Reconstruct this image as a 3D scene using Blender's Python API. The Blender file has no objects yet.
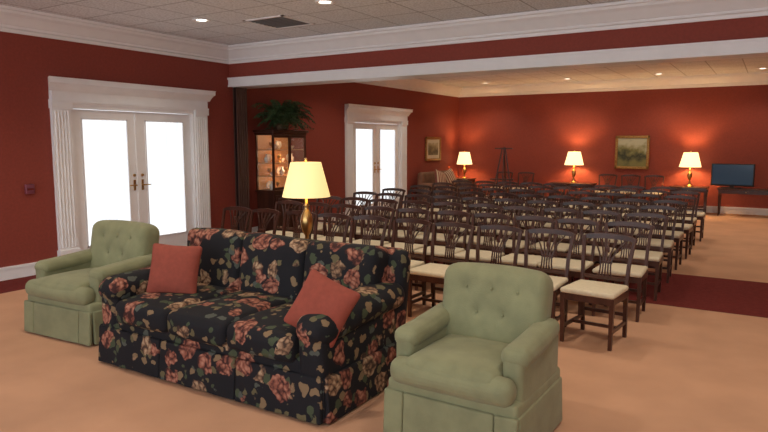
import bpy, math, random
from mathutils import Vector, Matrix, Euler
random.seed(7)
S = 1.07
scene = bpy.context.scene
scene.view_settings.view_transform = 'Standard'
scene.view_settings.exposure = 0.15

# ------------------------------------------------------------ materials
def new_mat(name):
    m = bpy.data.materials.new(name); m.use_nodes = True
    nt = m.node_tree
    return m, nt, nt.nodes['Principled BSDF']

def mat(name, col, rough=0.6, metal=0.0, var=0.0, vscale=8.0, bump=0.0, bscale=60.0, emit=None, estr=0.0, spec=None, sheen=0.0, coords='Object', stretch=None):
    m, nt, b = new_mat(name)
    N = nt.nodes; L = nt.links
    b.inputs['Base Color'].default_value = (*col, 1)
    b.inputs['Roughness'].default_value = rough
    b.inputs['Metallic'].default_value = metal
    if spec is not None: b.inputs['Specular IOR Level'].default_value = spec
    if sheen: b.inputs['Sheen Weight'].default_value = sheen
    tc = N.new('ShaderNodeTexCoord'); src = tc.outputs[coords]
    if stretch:
        mp = N.new('ShaderNodeMapping'); mp.inputs['Scale'].default_value = stretch
        L.new(src, mp.inputs['Vector']); src = mp.outputs['Vector']
    if var > 0:
        n = N.new('ShaderNodeTexNoise'); n.inputs['Scale'].default_value = vscale; n.inputs['Detail'].default_value = 5
        L.new(src, n.inputs['Vector'])
        r = N.new('ShaderNodeValToRGB')
        r.color_ramp.elements[0].position = 0.3; r.color_ramp.elements[1].position = 0.7
        r.color_ramp.elements[0].color = (*[max(0, c*(1-var)) for c in col], 1)
        r.color_ramp.elements[1].color = (*[min(1, c*(1+var)) for c in col], 1)
        L.new(n.outputs['Fac'], r.inputs['Fac']); L.new(r.outputs['Color'], b.inputs['Base Color'])
    if bump > 0:
        n2 = N.new('ShaderNodeTexNoise'); n2.inputs['Scale'].default_value = bscale; n2.inputs['Detail'].default_value = 3
        L.new(src, n2.inputs['Vector'])
        bp = N.new('ShaderNodeBump'); bp.inputs['Strength'].default_value = bump; bp.inputs['Distance'].default_value = 0.01
        L.new(n2.outputs['Fac'], bp.inputs['Height']); L.new(bp.outputs['Normal'], b.inputs['Normal'])
    if emit:
        b.inputs['Emission Color'].default_value = (*emit, 1)
        b.inputs['Emission Strength'].default_value = estr
    return m

M_wall = mat('red_wall_fabric', (0.27, 0.049, 0.031), 0.75, var=0.08, vscale=35, bump=0.15, bscale=250)
M_white = mat('white_trim_paint', (0.90, 0.91, 0.92), 0.4, var=0.02)
M_carpet = mat('tan_carpet', (0.60, 0.34, 0.21), 0.95, var=0.08, vscale=2.2, bump=0.5, bscale=300, spec=0.1)
M_maroon = mat('maroon_carpet', (0.17, 0.03, 0.026), 0.95, var=0.15, vscale=20, bump=0.5, bscale=300, spec=0.1)
M_wood = mat('mahogany', (0.06, 0.02, 0.012), 0.32, var=0.35, vscale=14, stretch=(1, 1, 0.15))
M_cream = mat('cream_seat_fabric', (0.68, 0.59, 0.42), 0.85, var=0.06, vscale=40, bump=0.2, bscale=200)
M_green = mat('sage_velvet', (0.225, 0.23, 0.122), 0.85, var=0.12, vscale=9, bump=0.25, bscale=180, sheen=0.1)
M_terra = mat('terracotta_fabric', (0.27, 0.056, 0.034), 0.85, var=0.10, vscale=30, bump=0.3, bscale=220)
M_brass = mat('brass', (0.62, 0.40, 0.15), 0.3, 1.0)
M_black = mat('black_plastic', (0.01, 0.01, 0.012), 0.35)
M_grille = mat('vent_slat_grey', (0.20, 0.21, 0.22), 0.6)
M_leaf = mat('fern_leaf', (0.05, 0.10, 0.035), 0.6, var=0.4, vscale=12)
M_pot = mat('basket_pot', (0.12, 0.06, 0.03), 0.8, var=0.3, vscale=50)
M_part = mat('partition_vinyl', (0.13, 0.07, 0.055), 0.6, var=0.1)
M_shade = mat('lamp_shade_fabric', (0.85, 0.72, 0.42), 0.8, emit=(1.0, 0.72, 0.27), estr=0.66)
M_shade2 = mat('lamp_shade_fabric_far', (0.85, 0.7, 0.42), 0.8, emit=(1.0, 0.74, 0.36), estr=1.5)
M_bulb = mat('bulb', (1, .9, .7), 0.5, emit=(1, 0.8, 0.5), estr=6)
M_can = mat('downlight_lens', (1, .95, .85), 0.5, emit=(1, 0.92, 0.78), estr=5)
M_ext = mat('alarm_plastic', (0.20, 0.05, 0.075), 0.4)
M_screen = mat('tv_screen', (0.015, 0.02, 0.03), 0.12, emit=(0.10, 0.17, 0.25), estr=0.15)  # screen is off; its bluish reflection is painted as faint emission
M_gold = mat('gold_frame', (0.38, 0.22, 0.07), 0.4, 0.7, var=0.3, vscale=30)
M_mat_board = mat('picture_mat', (0.6, 0.55, 0.42), 0.8)
M_china = mat('china', (0.80, 0.77, 0.70), 0.25)
M_cabin = mat('cabinet_interior', (0.45, 0.20, 0.08), 0.5, emit=(1.0, 0.42, 0.14), estr=0.13)  # warm glow of the lit interior partly painted in as emission
M_shelf = mat('cabinet_shelf_edge', (0.62, 0.36, 0.18), 0.4)
M_stripe_b = mat('brown_upholstery', (0.20, 0.10, 0.06), 0.85, var=0.2)

# curtain: sheer fabric, daylight through it painted in as uneven emission
M_curt, nt, b = new_mat('sheer_curtain')
tc = nt.nodes.new('ShaderNodeTexCoord'); mp = nt.nodes.new('ShaderNodeMapping'); mp.inputs['Scale'].default_value = (1, 7, .9)
ns = nt.nodes.new('ShaderNodeTexNoise'); ns.inputs['Scale'].default_value = 2.4; ns.inputs['Detail'].default_value = 4
r = nt.nodes.new('ShaderNodeValToRGB'); r.color_ramp.elements[0].position = .30; r.color_ramp.elements[1].position = .55
r.color_ramp.elements[0].color = (.80, .86, .92, 1); r.color_ramp.elements[1].color = (.98, 1, 1, 1)
nt.links.new(tc.outputs['Object'], mp.inputs['Vector']); nt.links.new(mp.outputs['Vector'], ns.inputs['Vector']); nt.links.new(ns.outputs['Fac'], r.inputs['Fac'])
nt.links.new(r.outputs['Color'], b.inputs['Emission Color']); b.inputs['Emission Strength'].default_value = .98
b.inputs['Base Color'].default_value = (.20, .22, .25, 1); b.inputs['Roughness'].default_value = .9

# glass
M_glass, nt, b = new_mat('clear_glass')
b.inputs['Roughness'].default_value = 0.02; b.inputs['Alpha'].default_value = 0.05
b.inputs['Base Color'].default_value = (0.9, 0.95, 1, 1)

# striped pillow
M_strp, nt, b = new_mat('striped_pillow')
tc = nt.nodes.new('ShaderNodeTexCoord'); w = nt.nodes.new('ShaderNodeTexWave'); w.inputs['Scale'].default_value = 5
r = nt.nodes.new('ShaderNodeValToRGB'); r.color_ramp.interpolation = 'CONSTANT'
r.color_ramp.elements[0].color = (.22, .07, .05, 1); r.color_ramp.elements[1].color = (.55, .45, .32, 1); r.color_ramp.elements[1].position = .5
nt.links.new(tc.outputs['Object'], w.inputs['Vector']); nt.links.new(w.outputs['Fac'], r.inputs['Fac']); nt.links.new(r.outputs['Color'], b.inputs['Base Color'])
b.inputs['Roughness'].default_value = .9

# ceiling tiles
M_ceil, nt, b = new_mat('acoustic_ceiling_tiles')
N = nt.nodes; L = nt.links
tc = N.new('ShaderNodeTexCoord')
bk = N.new('ShaderNodeTexBrick'); bk.offset = 0.0; bk.squash = 1.0
bk.inputs['Scale'].default_value = 1.0
bk.inputs['Brick Width'].default_value = 0.57; bk.inputs['Row Height'].default_value = 0.57
bk.inputs['Mortar Size'].default_value = 0.010; bk.inputs['Mortar Smooth'].default_value = 0.2
bk.inputs['Color1'].default_value = (.88, .93, .97, 1); bk.inputs['Color2'].default_value = (.81, .86, .90, 1)
bk.inputs['Mortar'].default_value = (.48, .51, .54, 1)
L.new(tc.outputs['Object'], bk.inputs['Vector'])
ns = N.new('ShaderNodeTexNoise'); ns.inputs['Scale'].default_value = 45; ns.inputs['Detail'].default_value = 6
L.new(tc.outputs['Object'], ns.inputs['Vector'])
rp = N.new('ShaderNodeValToRGB'); rp.color_ramp.elements[0].position = .38; rp.color_ramp.elements[0].color = (.75, .75, .75, 1); rp.color_ramp.elements[1].position = .55
L.new(ns.outputs['Fac'], rp.inputs['Fac'])
mx = N.new('ShaderNodeMixRGB'); mx.blend_type = 'MULTIPLY'; mx.inputs['Fac'].default_value = 1
L.new(bk.outputs['Color'], mx.inputs['Color1']); L.new(rp.outputs['Color'], mx.inputs['Color2'])
L.new(mx.outputs['Color'], b.inputs['Base Color']); b.inputs['Roughness'].default_value = .9

# floral upholstery
def floral():
    m, nt, b = new_mat('floral_upholstery'); N = nt.nodes; L = nt.links
    tc = N.new('ShaderNodeTexCoord')
    nz = N.new('ShaderNodeTexNoise'); nz.inputs['Scale'].default_value = 10; nz.inputs['Detail'].default_value = 4
    L.new(tc.outputs['Object'], nz.inputs['Vector'])
    sub = N.new('ShaderNodeVectorMath'); sub.operation = 'SUBTRACT'; sub.inputs[1].default_value = (.5, .5, .5)
    L.new(nz.outputs['Color'], sub.inputs[0])
    sc = N.new('ShaderNodeVectorMath'); sc.operation = 'SCALE'; sc.inputs['Scale'].default_value = 0.12
    L.new(sub.outputs[0], sc.inputs[0])
    ad = N.new('ShaderNodeVectorMath'); ad.operation = 'ADD'
    L.new(tc.outputs['Object'], ad.inputs[0]); L.new(sc.outputs[0], ad.inputs[1])
    def vor(scale, vec, rnd=1.0):
        v = N.new('ShaderNodeTexVoronoi'); v.inputs['Scale'].default_value = scale; v.inputs['Randomness'].default_value = rnd
        L.new(vec, v.inputs['Vector']); return v
    def ramp(src, stops, interp='LINEAR'):
        r = N.new('ShaderNodeValToRGB'); r.color_ramp.interpolation = interp
        els = r.color_ramp.elements
        while len(els) < len(stops): els.new(0.5)
        for e, (p, c) in zip(els, stops):
            e.position = p; e.color = (*c, 1)
        L.new(src, r.inputs['Fac']); return r
    def mul(a, c):
        x = N.new('ShaderNodeMath'); x.operation = 'MULTIPLY'; L.new(a, x.inputs[0]); L.new(c, x.inputs[1]); return x.outputs[0]
    def mix(f, a, c):
        x = N.new('ShaderNodeMixRGB'); L.new(f, x.inputs['Fac']); L.new(a, x.inputs['Color1']); L.new(c, x.inputs['Color2']); return x.outputs['Color']
    v1 = vor(6.3, ad.outputs[0], 0.75)
    fm = ramp(v1.outputs['Distance'], [(0.43, (1, 1, 1)), (0.47, (0, 0, 0))])
    sep = N.new('ShaderNodeSeparateColor'); L.new(v1.outputs['Color'], sep.inputs['Color'])
    gate = ramp(sep.outputs['Red'], [(0.0, (0, 0, 0)), (0.22, (1, 1, 1))], 'CONSTANT')
    fmask = mul(fm.outputs['Color'], gate.outputs['Color'])
    v2 = vor(30, ad.outputs[0])
    pet = ramp(v2.outputs['Distance'], [(0.1, (.44, .21, .14)), (0.45, (.25, .085, .055)), (0.72, (.045, .014, .012))])
    pet2 = ramp(v2.outputs['Distance'], [(0.1, (.47, .34, .21)), (0.45, (.27, .155, .09)), (0.72, (.055, .03, .02))])
    sel = ramp(sep.outputs['Green'], [(0.0, (0, 0, 0)), (0.56, (1, 1, 1))], 'CONSTANT')
    fcol = mix(sel.outputs['Color'], pet.outputs['Color'], pet2.outputs['Color'])
    v3 = vor(15, ad.outputs[0])
    lm = ramp(v3.outputs['Distance'], [(0.40, (1, 1, 1)), (0.45, (0, 0, 0))])
    sep3 = N.new('ShaderNodeSeparateColor'); L.new(v3.outputs['Color'], sep3.inputs['Color'])
    g3 = ramp(sep3.outputs['Red'], [(0.0, (0, 0, 0)), (0.30, (1, 1, 1))], 'CONSTANT')
    lmask = mul(lm.outputs['Color'], g3.outputs['Color'])
    lc = ramp(sep3.outputs['Blue'], [(0.0, (.055, .07, .038)), (0.3, (.12, .10, .05)), (0.55, (.21, .14, .075)), (0.85, (.075, .085, .07))], 'CONSTANT')
    base = N.new('ShaderNodeRGB'); base.outputs[0].default_value = (.008, .008, .011, 1)
    c = mix(lmask, base.outputs[0], lc.outputs['Color'])
    c = mix(fmask, c, fcol)
    L.new(c, b.inputs['Base Color']); b.inputs['Roughness'].default_value = .8
    b.inputs['Specular IOR Level'].default_value = .3
    return m
M_floral = floral()

def painting_mat(name, sky, mid, dark):
    m, nt, b = new_mat(name); N = nt.nodes; L = nt.links
    tc = N.new('ShaderNodeTexCoord'); sx = N.new('ShaderNodeSeparateXYZ'); L.new(tc.outputs['Generated'], sx.inputs[0])
    nz = N.new('ShaderNodeTexNoise'); nz.inputs['Scale'].default_value = 5; nz.inputs['Detail'].default_value = 6; L.new(tc.outputs['Object'], nz.inputs['Vector'])
    a = N.new('ShaderNodeMath'); a.operation = 'MULTIPLY_ADD'; L.new(nz.outputs['Fac'], a.inputs[0]); a.inputs[1].default_value = .9; L.new(sx.outputs['Z'], a.inputs[2])
    s = N.new('ShaderNodeMath'); s.operation = 'SUBTRACT'; L.new(a.outputs[0], s.inputs[0]); s.inputs[1].default_value = .45
    r = N.new('ShaderNodeValToRGB'); e = r.color_ramp.elements
    e.new(.5); e.new(.62)
    for x, (p, c) in zip(e, [(0.15, mid), (.42, dark), (.55, mid), (.78, sky)]):
        x.position = p; x.color = (*c, 1)
    L.new(s.outputs[0], r.inputs['Fac']); L.new(r.outputs['Color'], b.inputs['Base Color']); b.inputs['Roughness'].default_value = .5
    return m
M_paint1 = painting_mat('landscape_canvas', (.50, .52, .38), (.20, .20, .07), (.03, .04, .02))
M_paint2 = painting_mat('still_life_canvas', (.5, .45, .3), (.22, .18, .09), (.08, .06, .03))

# ------------------------------------------------------------ mesh builder
def lin(a, b, n): return [a + (b-a)*i/(n-1) for i in range(n)]

class MB:
    def __init__(s): s.v = []; s.f = []; s.mi = []; s.sm = []; s.mats = []
    def idx(s, m):
        if m not in s.mats: s.mats.append(m)
        return s.mats.index(m)
    def add(s, vs, fs, m, M=None, smooth=False):
        o = len(s.v); k = s.idx(m)
        for p in vs:
            p = Vector(p)
            s.v.append(M @ p if M else p)
        for f in fs:
            s.f.append([i+o for i in f]); s.mi.append(k); s.sm.append(smooth)
    def box(s, c, d, m, M=None):
        x, y, z = c; a, b_, e = d[0]/2, d[1]/2, d[2]/2
        vs = [(x+i*a, y+j*b_, z+k*e) for k in (-1, 1) for j in (-1, 1) for i in (-1, 1)]
        s.add(vs, [(0, 2, 3, 1), (4, 5, 7, 6), (0, 1, 5, 4), (2, 6, 7, 3), (0, 4, 6, 2), (1, 3, 7, 5)], m, M)
    def span(s, a, b_, m, M=None):
        s.box([(a[i]+b_[i])/2 for i in range(3)], [abs(b_[i]-a[i]) for i in range(3)], m, M)
    def rbox(s, c, d, r, m, puff=(0, 0, 0), n=6, M=None, fn=None):
        h = [x/2 for x in d]; r = min(r, min(h)*.999)
        ax = []
        for i in range(3):
            e = [-h[i] + r*q for q in (0, .25, .55)]
            ax.append(e + lin(-h[i]+r, h[i]-r, n) + [-q for q in reversed(e)])
        vs = {}; V = []; F = []
        def vid(p):
            k = tuple(round(q, 5) for q in p)
            if k in vs: return vs[k]
            inn = [max(-(h[i]-r), min(h[i]-r, p[i])) for i in range(3)]
            dv = Vector([p[i]-inn[i] for i in range(3)])
            if dv.length > 1e-9: q = Vector(inn) + dv.normalized()*r
            else: q = Vector(p)
            for i in range(3):
                j, l = (i+1) % 3, (i+2) % 3
                if puff[i]:
                    w = max(0, 1-(p[j]/h[j])**2)*max(0, 1-(p[l]/h[l])**2)
                    q[i] += puff[i]*w*(p[i]/h[i])
            if fn: q = Vector(fn(q))
            V.append(q + Vector(c)); vs[k] = len(V)-1
            return vs[k]
        for i in range(3):
            j, l = (i+1) % 3, (i+2) % 3
            for sg in (-1, 1):
                for a in range(len(ax[j])-1):
                    for b_ in range(len(ax[l])-1):
                        q = []
                        for (u, w) in ((a, b_), (a+1, b_), (a+1, b_+1), (a, b_+1)):
                            p = [0, 0, 0]; p[i] = sg*h[i]; p[j] = ax[j][u]; p[l] = ax[l][w]; q.append(vid(p))
                        if sg < 0: q.reverse()
                        if len(set(q)) > 2: F.append(q)
        s.add(V, F, m, M, True)
    def cyl(s, p0, p1, r0, r1, m, n=10, M=None, smooth=True):
        p0 = Vector(p0); p1 = Vector(p1); d = (p1-p0).normalized()
        a = d.orthogonal().normalized(); b_ = d.cross(a)
        V = []
        for p, r in ((p0, r0), (p1, r1)):
            for i in range(n):
                t = 2*math.pi*i/n; V.append(p + a*math.cos(t)*r + b_*math.sin(t)*r)
        s.add(V, [(i, (i+1) % n, n+(i+1) % n, n+i) for i in range(n)], m, M, smooth)
        s.add(V, [tuple(reversed(range(n))), tuple(range(n, 2*n))], m, M, False)
    def bar(s, p0, p1, w, m, t=None, ref=(0, 1, 0), w1=None, M=None):
        t = w if t is None else t; w1 = w if w1 is None else w1; t1 = t*w1/w
        p0 = Vector(p0); p1 = Vector(p1); d = (p1-p0).normalized()
        y = Vector(ref); y = (y - d*y.dot(d)).normalized(); x = y.cross(d)
        V = []
        for p, a, b_ in ((p0, w/2, t/2), (p1, w1/2, t1/2)):
            for i, j in ((-1, -1), (1, -1), (1, 1), (-1, 1)): V.append(p + x*i*a + y*j*b_)
        s.add(V, [(3, 2, 1, 0), (4, 5, 6, 7), (0, 1, 5, 4), (1, 2, 6, 5), (2, 3, 7, 6), (3, 0, 4, 7)], m, M)
    def lathe(s, c, prof, m, n=20, M=None, close=False):
        V = []; F = []
        for r, z in prof:
            for i in range(n):
                t = 2*math.pi*i/n; V.append((c[0]+r*math.cos(t), c[1]+r*math.sin(t), c[2]+z))
        for k in range(len(prof)-1):
            for i in range(n):
                j = (i+1) % n; F.append((k*n+i, k*n+j, (k+1)*n+j, (k+1)*n+i))
        if close: 
            F.append(tuple(reversed(range(n)))); o = (len(prof)-1)*n; F.append(tuple(range(o, o+n)))
        s.add(V, F, m, M, True)
    def mesh(s, name):
        me = bpy.data.meshes.new(name); me.from_pydata([tuple(v) for v in s.v], [], s.f)
        for m in s.mats: me.materials.append(m)
        me.polygons.foreach_set('material_index', s.mi); me.polygons.foreach_set('use_smooth', s.sm)
        me.update(); return me
    def build(s, name, loc=(0, 0, 0), rz=0.0):
        return place(name, s.mesh(name), loc, rz)
def place(name, me, loc, rz=0.0):
    o = bpy.data.objects.new(name, me); bpy.context.collection.objects.link(o)
    o.location = loc; o.rotation_euler = (0, 0, rz); return o
def TR(loc, rx=0, ry=0, rz=0):
    return Matrix.Translation(loc) @ Euler((rx, ry, rz)).to_matrix().to_4x4()

# ------------------------------------------------------------ room
XL, XR, YF, YB, H = -7.14, 4.0, 15.3, -3.0, 2.93
b = MB()
b.span((XL-.2, YB, -.1), (-6.52, 7.86, 0), M_maroon)
b.span((-6.52, YB, -.1), (XR+.2, 6.25, 0), M_carpet)
b.span((-6.52, 6.25, -.1), (XR+.2, 7.86, 0), M_maroon)
b.span((XL-.2, 7.86, -.1), (XR+.2, YF+.2, 0), M_carpet)
b.build('floor')
b = MB(); b.span((XL-.2, YB, H), (XR+.2, YF+.2, H+.1), M_ceil); b.build('ceiling')
OH = 1.94
doors = [(4.46, 6.34), (10.34, 12.24)]
b = MB(); y = YB
for a, c in doors:
    b.span((XL-.15, y, 0), (XL, a, H), M_wall); b.span((XL-.15, a, OH), (XL, c, H), M_wall); y = c
b.span((XL-.15, y, 0), (XL, YF, H), M_wall); b.build('wall_left')
b = MB(); b.span((XL-.15, YF, 0), (XR+.15, YF+.15, H), M_wall); b.build('wall_back')
b = MB(); b.span((XR, YB, 0), (XR+.15, YF, H), M_wall); b.build('wall_right')
# beam
b = MB(); b.span((XL, 7.08, 2.37), (XR, 7.42, H), M_wall)
b.span((XL, 7.05, 2.35), (XR, 7.45, 2.475), M_white); b.span((XL, 7.035, 2.455), (XR, 7.05, 2.485), M_white)
b.span((XL, 7.04, 2.345), (XR, 7.05, 2.37), M_white); b.build('ceiling_beam')
# crown
prof = [(0, 0), (.20, 0), (.20, -.028), (.175, -.035), (.165, -.06), (.13, -.085), (.09, -.13), (.06, -.165), (.05, -.17), (.05, -.195), (.025, -.205), (.02, -.24), (0, -.24)]
def crown(name, p0, p1, nrm):
    b = MB(); V = []
    for p in (p0, p1):
        for d, z in prof: V.append((p[0]+nrm[0]*d, p[1]+nrm[1]*d, H+z))
    n = len(prof); F = [(i, (i+1) % n, n+(i+1) % n, n+i) for i in range(n)] + [tuple(range(n)), tuple(range(n, 2*n))]
    b.add(V, F, M_white); return b.build(name)
crown('trim_1', (XL, YB), (XL, 7.08), (1, 0)); crown('trim_2', (XL, 7.08), (XR, 7.08), (0, -1))
crown('trim_3', (XL, 7.42), (XL, YF), (1, 0)); crown('trim_4', (XL, YF), (XR, YF), (0, -1)); crown('trim_5', (XL, 7.42), (XR, 7.42), (0, 1))
# baseboards
b = MB()
for a, c in ((YB, 4.22), (6.58, 10.1), (12.48, YF)):
    b.span((XL, a, 0), (XL+.02, c, .13), M_white); b.span((XL, a, .115), (XL+.028, c, .145), M_white)
b.build('baseboard_left')
b = MB(); b.span((XL, YF-.02, 0), (XR, YF, .13), M_white); b.span((XL, YF-.028, .115), (XR, YF, .145), M_white); b.build('baseboard_back')

# doors
def french(i, y0, y1):
    t = MB(); PW = .23
    for s0 in (y0-PW, y1):
        t.span((XL, s0, 0), (XL+.05, s0+PW, 1.97), M_white)
        t.span((XL, s0-.012, 0), (XL+.075, s0+PW+.012, .24), M_white)
        t.span((XL, s0-.01, 1.90), (XL+.07, s0+PW+.01, 1.98), M_white)
        for k in range(5):
            yy = s0+.035+k*(PW-.07)/4
            t.cyl((XL+.05, yy, .27), (XL+.05, yy, 1.87), .013, .013, M_white, 8)
    t.span((XL, y0-PW, 1.96), (XL+.06, y1+PW, 2.14), M_white)
    t.span((XL, y0-PW-.01, 1.98), (XL+.075, y1+PW+.01, 2.0), M_white)
    V = []; P = [(0, 2.10), (.07, 2.10), (.085, 2.13), (.12, 2.175), (.15, 2.19), (.15, 2.235), (.16, 2.25), (0, 2.25)]
    for sgn, yy in ((-1, y0-PW), (1, y1+PW)):
        for d, z in P: V.append((XL+d, yy+sgn*d*.5, z))
    n = len(P); t.add(V, [(k, (k+1) % n, n+(k+1) % n, n+k) for k in range(n)]+[tuple(range(n)), tuple(range(n, 2*n))], M_white)
    t.span((XL-.15, y0, 0), (XL+.03, y0+.03, OH), M_white); t.span((XL-.15, y1-.03, 0), (XL+.03, y1, OH), M_white)
    t.span((XL-.15, y0, OH-.03), (XL+.03, y1, OH+.03), M_white)
    t.build('trim_door_%d' % i)
    d = MB(); ym = (y0+y1)/2; X0, X1 = XL-.07, XL-.025
    for a, c, hs in ((y0+.032, ym-.002, 1), (ym+.002, y1-.032, 0)):
        st = .13
        d.span((X0, a, .012), (X1, a+st, OH-.035), M_white); d.span((X0, c-st, .012), (X1, c, OH-.035), M_white)
        d.span((X0, a+st, .012), (X1, c-st, .22), M_white); d.span((X0, a+st, OH-.14), (X1, c-st, OH-.035), M_white)
        ga, gc, z0, z1 = a+st, c-st, .22, OH-.14
        for (aa, cc, q0, q1) in ((ga, ga+.015, z0, z1), (gc-.015, gc, z0, z1), (ga, gc, z0, z0+.015), (ga, gc, z1-.015, z1)):
            d.span((X1-.01, aa, q0), (X1+.008, cc, q1), M_white)
        V = []; F = []; n = 60
        for k in range(n+1):
            yy = ga+(gc-ga)*k/n; xx = X0+.014+.008*math.sin(k*.95)
            V += [(xx, yy, z0), (xx, yy, z1)]
        F = [(2*k, 2*k+2, 2*k+3, 2*k+1) for k in range(n)]
        d.add(V, F, M_curt, None, True)
        hy = c-.06 if hs else a+.06
        d.span((X1, hy-.016, .88), (X1+.006, hy+.016, 1.02), M_brass)
        d.cyl((X1, hy, .95), (X1+.05, hy, .95), .01, .01, M_brass, 8)
        sg = -1 if hs else 1
        d.cyl((X1+.045, hy, .95), (X1+.045, hy+sg*.10, .95), .009, .007, M_brass, 8)
        d.cyl((X1, hy, 1.08), (X1+.02, hy, 1.08), .018, .016, M_brass, 12)
    d.span((X1, ym-.02, .012), (X1+.012, ym+.02, OH-.035), M_white)
    d.span((XL-.15, y0+.03, 0), (XL, y1-.03, .012), M_brass)
    d.build('door_%d' % i)
for i, (a, c) in enumerate(doors): french(i+1, a, c)

# folding partition stack
b = MB()
b.span((XL+.03, 7.13, .02), (XL+.075, 7.37, 2.345), M_part)
for k in range(5):
    b.span((XL+.01, 7.13+k*.05, .02), (XL+.095, 7.145+k*.05, 2.345), M_part)
b.span((XL+.055, 7.12, .02), (XL+.07, 7.13, 2.345), M_black)
b.build('folding_partition')
# fire alarm pull
b = MB(); b.rbox((XL+.02, 3.93, .985), (.04, .10, .11), .01, M_ext, n=2); b.box((XL+.042, 3.93, .985), (.006, .07, .02), M_maroon); b.build('alarm_box')

# downlights
def spot(x, y, e, size=2.3, col=(1, .87, .70)):
    b = MB(); b.lathe((0, 0, 0), [(.055, .0), (.085, -.004), (.10, -.012), (.105, -.006), (.105, 0)], M_white, 24)
    b.lathe((0, 0, -.003), [(0.0005, 0), (.06, 0)], M_can, 20)
    b.build('recessed_downlight', (x, y, H))
    l = bpy.data.lights.new('downlight_beam', 'SPOT'); l.energy = e; l.spot_size = size; l.spot_blend = .7; l.color = col; l.shadow_soft_size = .08
    o = bpy.data.objects.new('downlight_beam', l); bpy.context.collection.objects.link(o); o.location = (x, y, H-.03)
for x in (-5.8, -4.0, -2.2, -.4, 1.6):
    for y in (2.6, 5.33): spot(x, y, 48)
for x in (-6.0, -4.05, -2.15, -.3, 1.8):
    spot(x, 14.35, 42, col=(1, .80, .55))
    spot(x, 9.4, 40)
    spot(x, 11.9, 40)
# ceiling vent
b = MB()
for a in (-1, 1):
    b.box((0, a*.285, -.006), (.60, .03, .012), M_white); b.box((a*.285, 0, -.006), (.03, .60, .012), M_white)
b.box((0, 0, -.001), (.56, .56, .002), M_black)  # black sheet painted in for the shade between the slats
for k in range(8):
    b.box((0, -.245+k*.07, -.005), (.54, .022, .004), M_grille)
b.build('ceiling_air_vent', (-5.1, 5.9, H))

# ------------------------------------------------------------ chairs in rows
def chair_mesh():
    b = MB()
    for sx in (-1, 1):
        b.bar((sx*.18, -.18, 0), (sx*.185, -.18, .40), .024, M_wood, w1=.034)
        b.bar((sx*.165, .215, 0), (sx*.17, .185, .42), .026, M_wood, w1=.032)
        b.bar((sx*.17, .185, .41), (sx*.178, .205, .60), .026, M_wood, t=.024)
        b.bar((sx*.178, .205, .59), (sx*.195, .265, .80), .026, M_wood, t=.022)
        b.bar((sx*.178, -.18, .13), (sx*.168, .20, .13), .018, M_wood, t=.026, ref=(0, 0, 1))
        b.box((sx*.183, 0, .375), (.022, .36, .055), M_wood)
    b.bar((-.17, .0, .13), (.17, .0, .13), .018, M_wood, t=.024, ref=(0, 0, 1))
    b.bar((-.165, .205, .19), (.165, .205, .19), .018, M_wood, t=.026, ref=(0, 0, 1))
    b.box((0, -.183, .375), (.35, .022, .055), M_wood); b.box((0, .185, .375), (.33, .022, .055), M_wood)
    def fs(q): 
        k = 1 - .06*(q.y+.2)/.4
        return (q.x*k, q.y, q.z)
    b.rbox((0, -.01, .42), (.41, .39, .042), .02, M_cream, puff=(0, 0, .010), n=4, fn=fs)
    n = 10; V = []
    for k in range(n+1):
        u = -1+2*k/n; x = .212*u; yb = .268+.018*(1-u*u); zt = .812+.018*(1-u*u)-.012*abs(u)**6; zb = .773+.014*(1-u*u)
        V += [(x, yb-.012, zb), (x, yb+.010, zb), (x, yb+.014, zt), (x, yb-.008, zt)]
    F = []
    for k in range(n):
        for j in range(4): F.append((4*k+j, 4*k+(j+1) % 4, 4*k+4+(j+1) % 4, 4*k+4+j))
    F += [(3, 2, 1, 0), (4*n, 4*n+1, 4*n+2, 4*n+3)]
    b.add(V, F, M_wood)
    b.box((0, .197, .475), (.34, .02, .028), M_wood)
    for u in (-1, -.5, 0, .5, 1):
        pts = []
        for k in range(7):
            t = k/6; x = u*(.048+.075*t**2.2 - .018*math.sin(math.pi*t)); z = .485+.295*t; y = .197+.08*t*t
            pts.append((x, y, z))
        for p, q in zip(pts, pts[1:]): b.bar(p, q, .010, M_wood, t=.010)
    b.box((0, .212, .60), (.095, .014, .018), M_wood)
    b.rbox((0, .235, .70), (.036, .012, .045), .005, M_wood, n=2)
    b.v = [Vector((v.x, v.y, v.z*.955)) for v in b.v]
    return b.mesh('dining_chair')
CM = chair_mesh()
for r in range(8):
    yy = 4.86+r*.86
    for k in range(10):
        x = -1.09-k*.445+random.uniform(-.02, .02)
        place('dining_chair', CM, (x, yy+random.uniform(-.03, .03), 0), random.uniform(-.05, .05) + (-.12 if (r == 0 and k == 0) else 0))
for x in (-5.75, -5.2, -3.25, -2.75, -2.25):
    place('dining_chair', CM, (x, 14.85, 0), 0)

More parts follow.
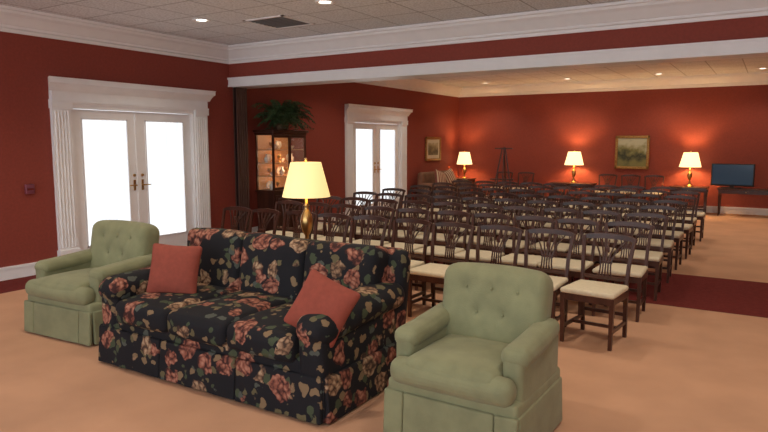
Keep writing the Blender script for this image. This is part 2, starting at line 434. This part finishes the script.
# ------------------------------------------------------------ sofa
def sofa():
    b = MB(); W = 1.96; hw = W/2; m = M_floral
    xs = [-hw+.02, -.33, .33, hw-.02]
    for a, c in zip(xs, xs[1:]):
        b.rbox(((a+c)/2, -.452, .135), (c-a-.006, .035, .25), .012, m, n=6, fn=lambda q: (q.x, q.y-.02*(.125-q.z)/.25+.004*math.sin(q.x*22)*(.125-q.z)/.25, q.z))
    for sx in (-1, 1):
        b.rbox((sx*(hw-.018), 0, .135), (.035, .90, .25), .012, m, n=6, fn=lambda q: (q.x+sx*.015*(.125-q.z)/.25, q.y, q.z))
        b.box((sx*(hw-.03), -.445, .13), (.03, .03, .22), m)
    b.rbox((0, .45, .135), (W-.04, .035, .25), .012, m)
    b.rbox((0, .0, .26), (W-.06, .90, .16), .03, m)
    for sx in (-1, 1):
        b.rbox((sx*(hw-.115), -.04, .37), (.18, .84, .42), .05, m, n=5)
        def af(q):
            t = (q.y+.42)/.84
            return (q.x*(1+.05*math.sin(q.y*5)), q.y, q.z + .05*t + .006*math.sin(q.y*9+sx))
        b.rbox((sx*(hw-.115), -.03, .50), (.24, .88, .17), .08, m, puff=(.010, .014, .010), n=9, fn=af)
    cw = (W-.42)/3
    for k in (-1, 0, 1):
        def sf(q):
            return (q.x, q.y - .012*math.cos(q.x*7)*(q.y < -.2), q.z + (.005*math.sin(q.x*8+k*2)*math.cos(q.y*6+k)) - (.015*max(0, -q.y-.18)/.17))
        b.rbox((k*cw, -.13, .395), (cw-.002, .71, .155), .045, m, puff=(.004, .012, .016), n=10, fn=sf)
    Mb = TR((0, .36, .52), rx=-.16)
    b.rbox((0, .045, 0), (W-.02, .15, .635), .07, m, n=6, M=Mb)
    for k in (-1, 0, 1):
        def kf(q):
            return (q.x, q.y + .008*math.sin(q.x*9+k*2.1)*math.cos(q.z*8), q.z - .008*max(0, q.z)/.27*(1+math.sin(q.x*6+k*1.7)))
        b.rbox((k*(cw+.06), -.085, .06), (cw+.066, .21, .54), .065, m, puff=(.0, .020, .004), n=10, M=Mb, fn=kf)
    return b.build('floral_sofa', (-2.92, 3.02, 0))
sofa()

def pillow(name, size, loc, rot, m, th=.13):
    b = MB()
    h = size/2
    def f(q):
        w = max(0.0, 1-abs(q.x/h)**3.2)*max(0.0, 1-abs(q.z/h)**3.2)
        k = 1 - .06*(1-abs(q.z/h)**2)*abs(q.x/h); k2 = 1 - .06*(1-abs(q.x/h)**2)*abs(q.z/h)
        return (q.x*k, q.y*(.12+.88*w**.6), q.z*k2)
    b.rbox((0, 0, 0), (size, th, size), .03, m, n=12, fn=f)
    o = b.build(name, loc); o.rotation_euler = rot; return o
pillow('throw_pillow', .36, (-3.48, 2.88, .63), (-.30, .05, .45), M_terra)
pillow('throw_pillow', .34, (-2.07, 2.70, .60), (-.45, .36, .10), M_terra)

# ------------------------------------------------------------ armchairs
def armchair_mesh():
    b = MB(); m = M_green; W = .84; D = .76
    for sx in (-1, 1):
        b.rbox((sx*.390, .0, .135), (.03, D-.06, .25), .012, m, n=5, fn=lambda q: (q.x+sx*.012*(.125-q.z)/.25, q.y, q.z))
    for a, c in ((-.402, -.275), (-.272, .272), (.275, .402)):
        b.rbox(((a+c)/2, -.365, .135), (c-a, .03, .25), .012, m, n=5, fn=lambda q: (q.x, q.y-.014*(.125-q.z)/.25, q.z))
    b.rbox((0, .345, .135), (.77, .03, .25), .012, m)
    b.rbox((0, 0, .26), (.79, .72, .12), .03, m)
    b.rbox((0, -.362, .245), (.80, .02, .016), .007, m, n=4)
    b.rbox((0, -.10, .375), (.57, .58, .15), .055, m, puff=(0, .015, .025), n=8)
    b.rbox((0, -.335, .365), (.74, .13, .13), .055, m, puff=(0, .015, .01), n=6)
    for sx in (-1, 1):
        b.rbox((sx*.330, .02, .37), (.12, .62, .32), .04, m, n=5)
        def af(q):
            t = (q.y+.32)/.64; return (q.x*(1+.12*(1-t)), q.y, q.z+.045*t*t)
        b.rbox((sx*.332, .01, .51), (.145, .58, .10), .045, m, puff=(.004, .012, .008), n=8, fn=af)
    btn = [(-.165, .165), (0, .165), (.165, .165), (-.085, .03), (.085, .03)]
    CR = [((-.165, .165), (-.085, .03)), ((0, .165), (-.085, .03)), ((0, .165), (.085, .03)), ((.165, .165), (.085, .03)),
          ((-.085, .03), (-.085, -.25)), ((.085, .03), (.085, -.25)),
          ((-.165, .165), (-.165, .31)), ((0, .165), (0, .31)), ((.165, .165), (.165, .31))]
    def bf(q):
        x, y, z = q
        t = max(0, min(1, (z+.31)/.62))
        x2 = x*(.93+.09*math.sin(math.pi*t*.6))
        z2 = z - .022*(abs(x)/.33)**2.5*t
        y2 = y
        if y < 0:
            for bx, bz in btn:
                d2 = (x-bx)**2+(z-bz)**2; y2 += .012*math.exp(-d2/.0011)
            for (ax, az), (cx, cz) in CR:
                vx, vz = cx-ax, cz-az; L2 = vx*vx+vz*vz
                s = max(0, min(1, ((x-ax)*vx+(z-az)*vz)/L2)); d2 = (x-ax-s*vx)**2+(z-az-s*vz)**2
                y2 += .0045*math.exp(-d2/.00018)
            y2 -= .03*(abs(x)/.33)**2
        return (x2, y2, z2)
    Mb = TR((0, .265, .545), rx=-.18)
    b.rbox((0, 0, 0), (.67, .18, .61), .075, m, puff=(0, .02, 0), n=30, M=Mb, fn=bf)
    for bx, bz in btn:
        b.rbox((bx, -.099, bz), (.014, .010, .014), .004, m, n=2, M=Mb)
    return b.mesh('tufted_armchair')
AM = armchair_mesh()
NARROW = place('tufted_armchair', AM, (-1.265, 2.97, 0), -.02)
place('tufted_armchair', AM, (-4.63, 3.06, .0), 0.05)

# ------------------------------------------------------------ lamps
def lamp(loc, base_h, r0, r1, sh, m, power, pcol=(1, .60, .26)):
    b = MB(); Z = base_h
    P = [(.075, 0), (.08, .012), (.07, .025), (.035, .035), (.022, .06), (.03, .075), (.018, .09), (.016, .13), (.03, .15), (.045, .19), (.05, .23), (.042, .27), (.02, .31), (.014, .33), (.024, .34), (.012, .355), (.009, .40)]
    k = Z/.40
    b.lathe((0, 0, 0), [(r, z*k) for r, z in P], M_brass, 24, close=True)
    b.lathe((0, 0, Z), [(r0, 0), (r1, sh), (r1-.004, sh), (r0-.004, 0), (r0, 0)], m, 32)
    b.cyl((0, 0, Z), (0, 0, Z+sh+.01), .004, .004, M_brass, 6)
    b.rbox((0, 0, Z+sh+.02), (.022, .022, .03), .01, M_brass, n=2)
    for a in range(3):
        t = a*2.094; b.cyl((0, 0, Z+sh-.015), (math.cos(t)*(r1-.003), math.sin(t)*(r1-.003), Z+sh-.015), .002, .002, M_brass, 5)
    b.lathe((0, 0, Z+.03), [(.001, 0), (.02, .02), (.03, .05), (.022, .08), (.001, .095)], M_bulb, 12)
    o = b.build('table_lamp', loc)
    l = bpy.data.lights.new('lamp_bulb_light', 'POINT'); l.energy = power; l.color = pcol; l.shadow_soft_size = .05
    q = bpy.data.objects.new('lamp_bulb_light', l); bpy.context.collection.objects.link(q); q.location = (loc[0]+0.0, loc[1], loc[2]+Z+sh*.55)
    return o

def table(name, loc, w, d, h, shelf=True, rz=0, drawer=True):
    b = MB()
    b.rbox((0, 0, h-.0125), (w, d, .025), .008, M_wood, n=3)
    b.box((0, 0, h-.065), (w-.06, d-.06, .08), M_wood)
    for i in (-1, 1):
        for j in (-1, 1):
            x, y = i*(w/2-.045), j*(d/2-.045)
            b.box((x, y, h-.08), (.04, .04, .11), M_wood)
            b.cyl((x, y, h-.13), (x, y, .0), .020, .012, M_wood, 10)
            b.lathe((x, y, h-.20), [(.018, 0), (.026, .02), (.018, .04)], M_wood, 10)
    if shelf: b.box((0, 0, .15), (w-.08, d-.08, .018), M_wood)
    if drawer:
        b.box((0, -d/2+.026, h-.065), (w-.16, .012, .055), M_wood); b.cyl((0, -d/2+.02, h-.065), (0, -d/2, h-.065), .008, .01, M_brass, 8)
    return b.build(name, loc, rz)

table('end_table', (-3.13, 3.90, 0), .55, .40, .62)
lamp((-3.13, 3.90, .621), .46, .19, .12, .27, M_shade, 6)
table('console_table', (-4.0, 14.95, 0), 1.0, .42, .57)
lamp((-4.0, 14.97, .571), .42, .22, .14, .31, M_shade2, 40)
table('console_table', (-1.53, 14.95, 0), .75, .42, .57)
lamp((-1.53, 14.97, .571), .42, .22, .14, .31, M_shade2, 40)
table('side_table', (-6.75, 14.8, 0), .5, .5, .60)
lamp((-6.75, 14.85, .601), .36, .20, .13, .31, M_shade2, 34)

# TV on stand
table('tv_table', (-.45, 14.9, 0), 1.05, .45, .57, shelf=False)
b = MB(); b.rbox((0, 0, .275), (.80, .05, .46), .012, M_black, n=3); b.box((0, -.027, .28), (.75, .006, .41), M_screen)
b.box((0, 0, .03), (.08, .03, .06), M_black); b.rbox((0, 0, .008), (.36, .2, .016), .006, M_black, n=3)
b.build('television', (-.72, 14.88, .571), -.15)

# paintings
def painting(name, w, h, canvas, loc, rz, matb=False):
    b = MB(); fw = .06
    for sx in (-1, 1):
        b.rbox((sx*(w/2-fw/2), -.02, 0), (fw, .04, h), .014, M_gold, n=3)
        b.rbox((0, -.02, sx*(h/2-fw/2)), (w, .04, fw), .014, M_gold, n=3)
    if matb:
        b.box((0, -.008, 0), (w-fw, .016, h-fw), M_mat_board); b.box((0, -.012, 0), (w-.28, .016, h-.28), canvas)
    else: b.box((0, -.01, 0), (w-fw, .018, h-fw), canvas)
    return b.build(name, loc, rz)
painting('landscape_painting', .74, .76, M_paint1, (-2.78, YF-.002, 1.29), 0)
painting('framed_print', .80, .58, M_paint2, (XL+.002, 13.82, 1.36), math.pi/2, True)

# settee by left wall
b = MB()
b.rbox((0, 0, .24), (1.5, .72, .22), .04, M_stripe_b); b.rbox((0, -.04, .38), (1.26, .6, .12), .04, M_stripe_b, puff=(0, 0, .02))
b.rbox((0, .28, .55), (1.5, .16, .55), .06, M_stripe_b)
for sx in (-1, 1):
    b.rbox((sx*.69, 0, .42), (.14, .7, .34), .06, M_stripe_b)
    for y in (-.3, .3): b.cyl((sx*.68, y, .14), (sx*.68, y, 0), .025, .018, M_wood, 8)
b.build('settee', (-6.66, 13.55, 0), math.pi/2)
pillow('striped_throw_pillow', .40, (-6.58, 13.15, .67), (-.35, .3, math.pi/2-.2), M_strp)
pillow('striped_throw_pillow', .40, (-6.58, 13.65, .67), (-.35, -.3, math.pi/2-.2), M_strp)

# easel
b = MB()
b.bar((-.28, 0, 0), (-.03, .10, 1.40), .025, M_wood); b.bar((.28, 0, 0), (.03, .10, 1.40), .025, M_wood)
b.bar((0, .5, 0), (0, .11, 1.35), .025, M_wood); b.bar((0, .04, .55), (0, .12, 1.42), .02, M_wood)
b.bar((-.26, -.02, .70), (.26, -.02, .70), .05, M_wood, t=.03, ref=(0, 0, 1)); b.bar((-.2, .09, 1.38), (.2, .09, 1.38), .025, M_wood)
b.build('display_easel', (-5.13, 13.3, 0), .1)

# china cabinet
def cabinet():
    b = MB(); w, d, h = .82, .38, 1.70
    b.box((0, 0, .04), (w, d, .08), M_wood); b.box((0, 0, .40), (w-.02, d-.02, .64), M_wood)
    for sx in (-1, 1):
        b.box((sx*.2, -d/2-.004+.0, .40), (.34, .02, .54), M_wood); b.rbox((sx*.2, -d/2-.015, .40), (.26, .02, .44), .008, M_wood, n=2)
        b.cyl((sx*.05, -d/2-.02, .45), (sx*.05, -d/2-.045, .45), .010, .012, M_brass, 8)
    b.box((0, 0, .735), (w+.02, d+.02, .03), M_wood)
    b.box((0, d/2-.01, 1.19), (w-.04, .02, .88), M_cabin)
    for sx in (-1, 1):
        for y in (-d/2+.015, d/2-.015): b.box((sx*(w/2-.015), y, 1.19), (.03, .03, .88), M_wood)
        b.box((sx*(w/2-.01), 0, 1.19), (.004, d-.06, .86), M_glass)
        b.box((sx*.20, -d/2+.012, .775), (.37, .02, .04), M_wood); b.box((sx*.20, -d/2+.012, 1.605), (.37, .02, .04), M_wood)
        b.box((sx*.014, -d/2+.012, 1.19), (.026, .022, .86), M_wood)
        b.box((sx*.20, -d/2+.014, 1.19), (.34, .004, .80), M_glass)
        b.cyl((sx*.03, -d/2, 1.15), (sx*.03, -d/2-.03, 1.15), .007, .01, M_brass, 8)
    for z in (.97, 1.18, 1.39): b.box((0, 0, z), (w-.06, d-.06, .014), M_shelf)
    b.rbox((0, 0, 1.65), (w+.02, d+.02, .05), .012, M_wood, n=3); b.rbox((0, -.01, 1.69), (w+.08, d+.06, .04), .015, M_wood, n=3)
    for zi, z in enumerate((.752, .978, 1.188, 1.398)):
        for k in range(6):
            x = -.31+k*.124; q = (k+zi*2) % 4; y = -.06+.05*((k*7+zi) % 3)
            if q == 0:
                b.lathe((x, y, z), [(.02, 0), (.04, .03), (.045, .07), (.02, .10), (.015, .12), (.025, .14)], M_china, 12)
            elif q == 1:
                b.cyl((x, .10, z+.07), (x, .115, z+.073), .065, .065, M_china, 18)
            elif q == 2:
                b.lathe((x, y, z), [(.025, 0), (.025, .01), (.007, .02), (.007, .05), (.03, .07), (.03, .12)], M_brass, 12)
            else:
                b.lathe((x, y, z), [(.02, 0), (.03, .02), (.045, .05), (.047, .06)], M_china, 12)
    b.build('china_cabinet', (XL+.225, 7.98, 0), math.pi/2)
    for z in (1.56, 1.29, 1.08, .87):
        l = bpy.data.lights.new('cabinet_light', 'POINT'); l.energy = 1.5; l.color = (1, .62, .32); l.shadow_soft_size = .03
        q = bpy.data.objects.new('cabinet_light', l); bpy.context.collection.objects.link(q); q.location = (XL+.34, 7.98, z+.03)
cabinet()
# fern
b = MB()
b.lathe((0, 0, 0), [(.09, 0), (.12, .06), (.13, .10), (.115, .10), (.1, .09), (.001, .09)], M_pot, 16, close=False)
for k in range(170):
    a = random.uniform(0, 2*math.pi); R = random.uniform(.22, .60); up = random.uniform(.10, .38); dr = random.uniform(.05, .36)
    ca, sa = math.cos(a), math.sin(a)
    if ca < 0: R = min(R, .20/max(.01, -ca))
    pts = []
    for i in range(13):
        t = i/12; r = R*t; z = max(.02, .10+up*math.sin(t*math.pi*.6)*1.1-dr*t*t)
        pts.append(Vector((r*ca, r*sa, z)))
    side = Vector((-sa, ca, 0))
    for i in range(12):
        p, q = pts[i], pts[i+1]
        if (q-p).length < 1e-4: continue
        b.bar(p, q, .004, M_leaf, ref=(0.1, 0.2, 1))
        wl = .065*math.sin(math.pi*(i+1.2)/13.5)+.014
        for sg in (-1, 1):
            tip = p + side*sg*wl + (q-p)*.6 - Vector((0, 0, .012))
            b.add([p, p+(q-p)*.45+side*sg*wl*.5+Vector((0, 0, .006)), tip, p+side*sg*wl*.45-(q-p)*.35], [(0, 1, 2, 3)], M_leaf)
b.build('potted_fern', (XL+.24, 7.98, 1.712))

# ------------------------------------------------------------ light
w = bpy.data.worlds.new('World'); scene.world = w; w.use_nodes = True
bg = w.node_tree.nodes['Background']; bg.inputs['Color'].default_value = (0.90, 0.95, 1.0, 1); bg.inputs['Strength'].default_value = 2.25

cam = bpy.data.cameras.new('camera'); co = bpy.data.objects.new('camera', cam); bpy.context.collection.objects.link(co)
cam.sensor_width = 36; cam.lens = 630/768*36; cam.clip_start = .05
co.location = (0, 0, 1.5); co.rotation_euler = (math.radians(90-6.6), 0, math.radians(31.7))
scene.camera = co

for o in list(bpy.data.objects):
    if o.parent is None:
        o.location = Vector(o.location)*S
        if o.type == 'MESH': o.scale = (S, S, S)
        if o.type == 'LIGHT': o.data.energy *= S*S
NARROW.scale = (S*.89, S*.90, S*.985)
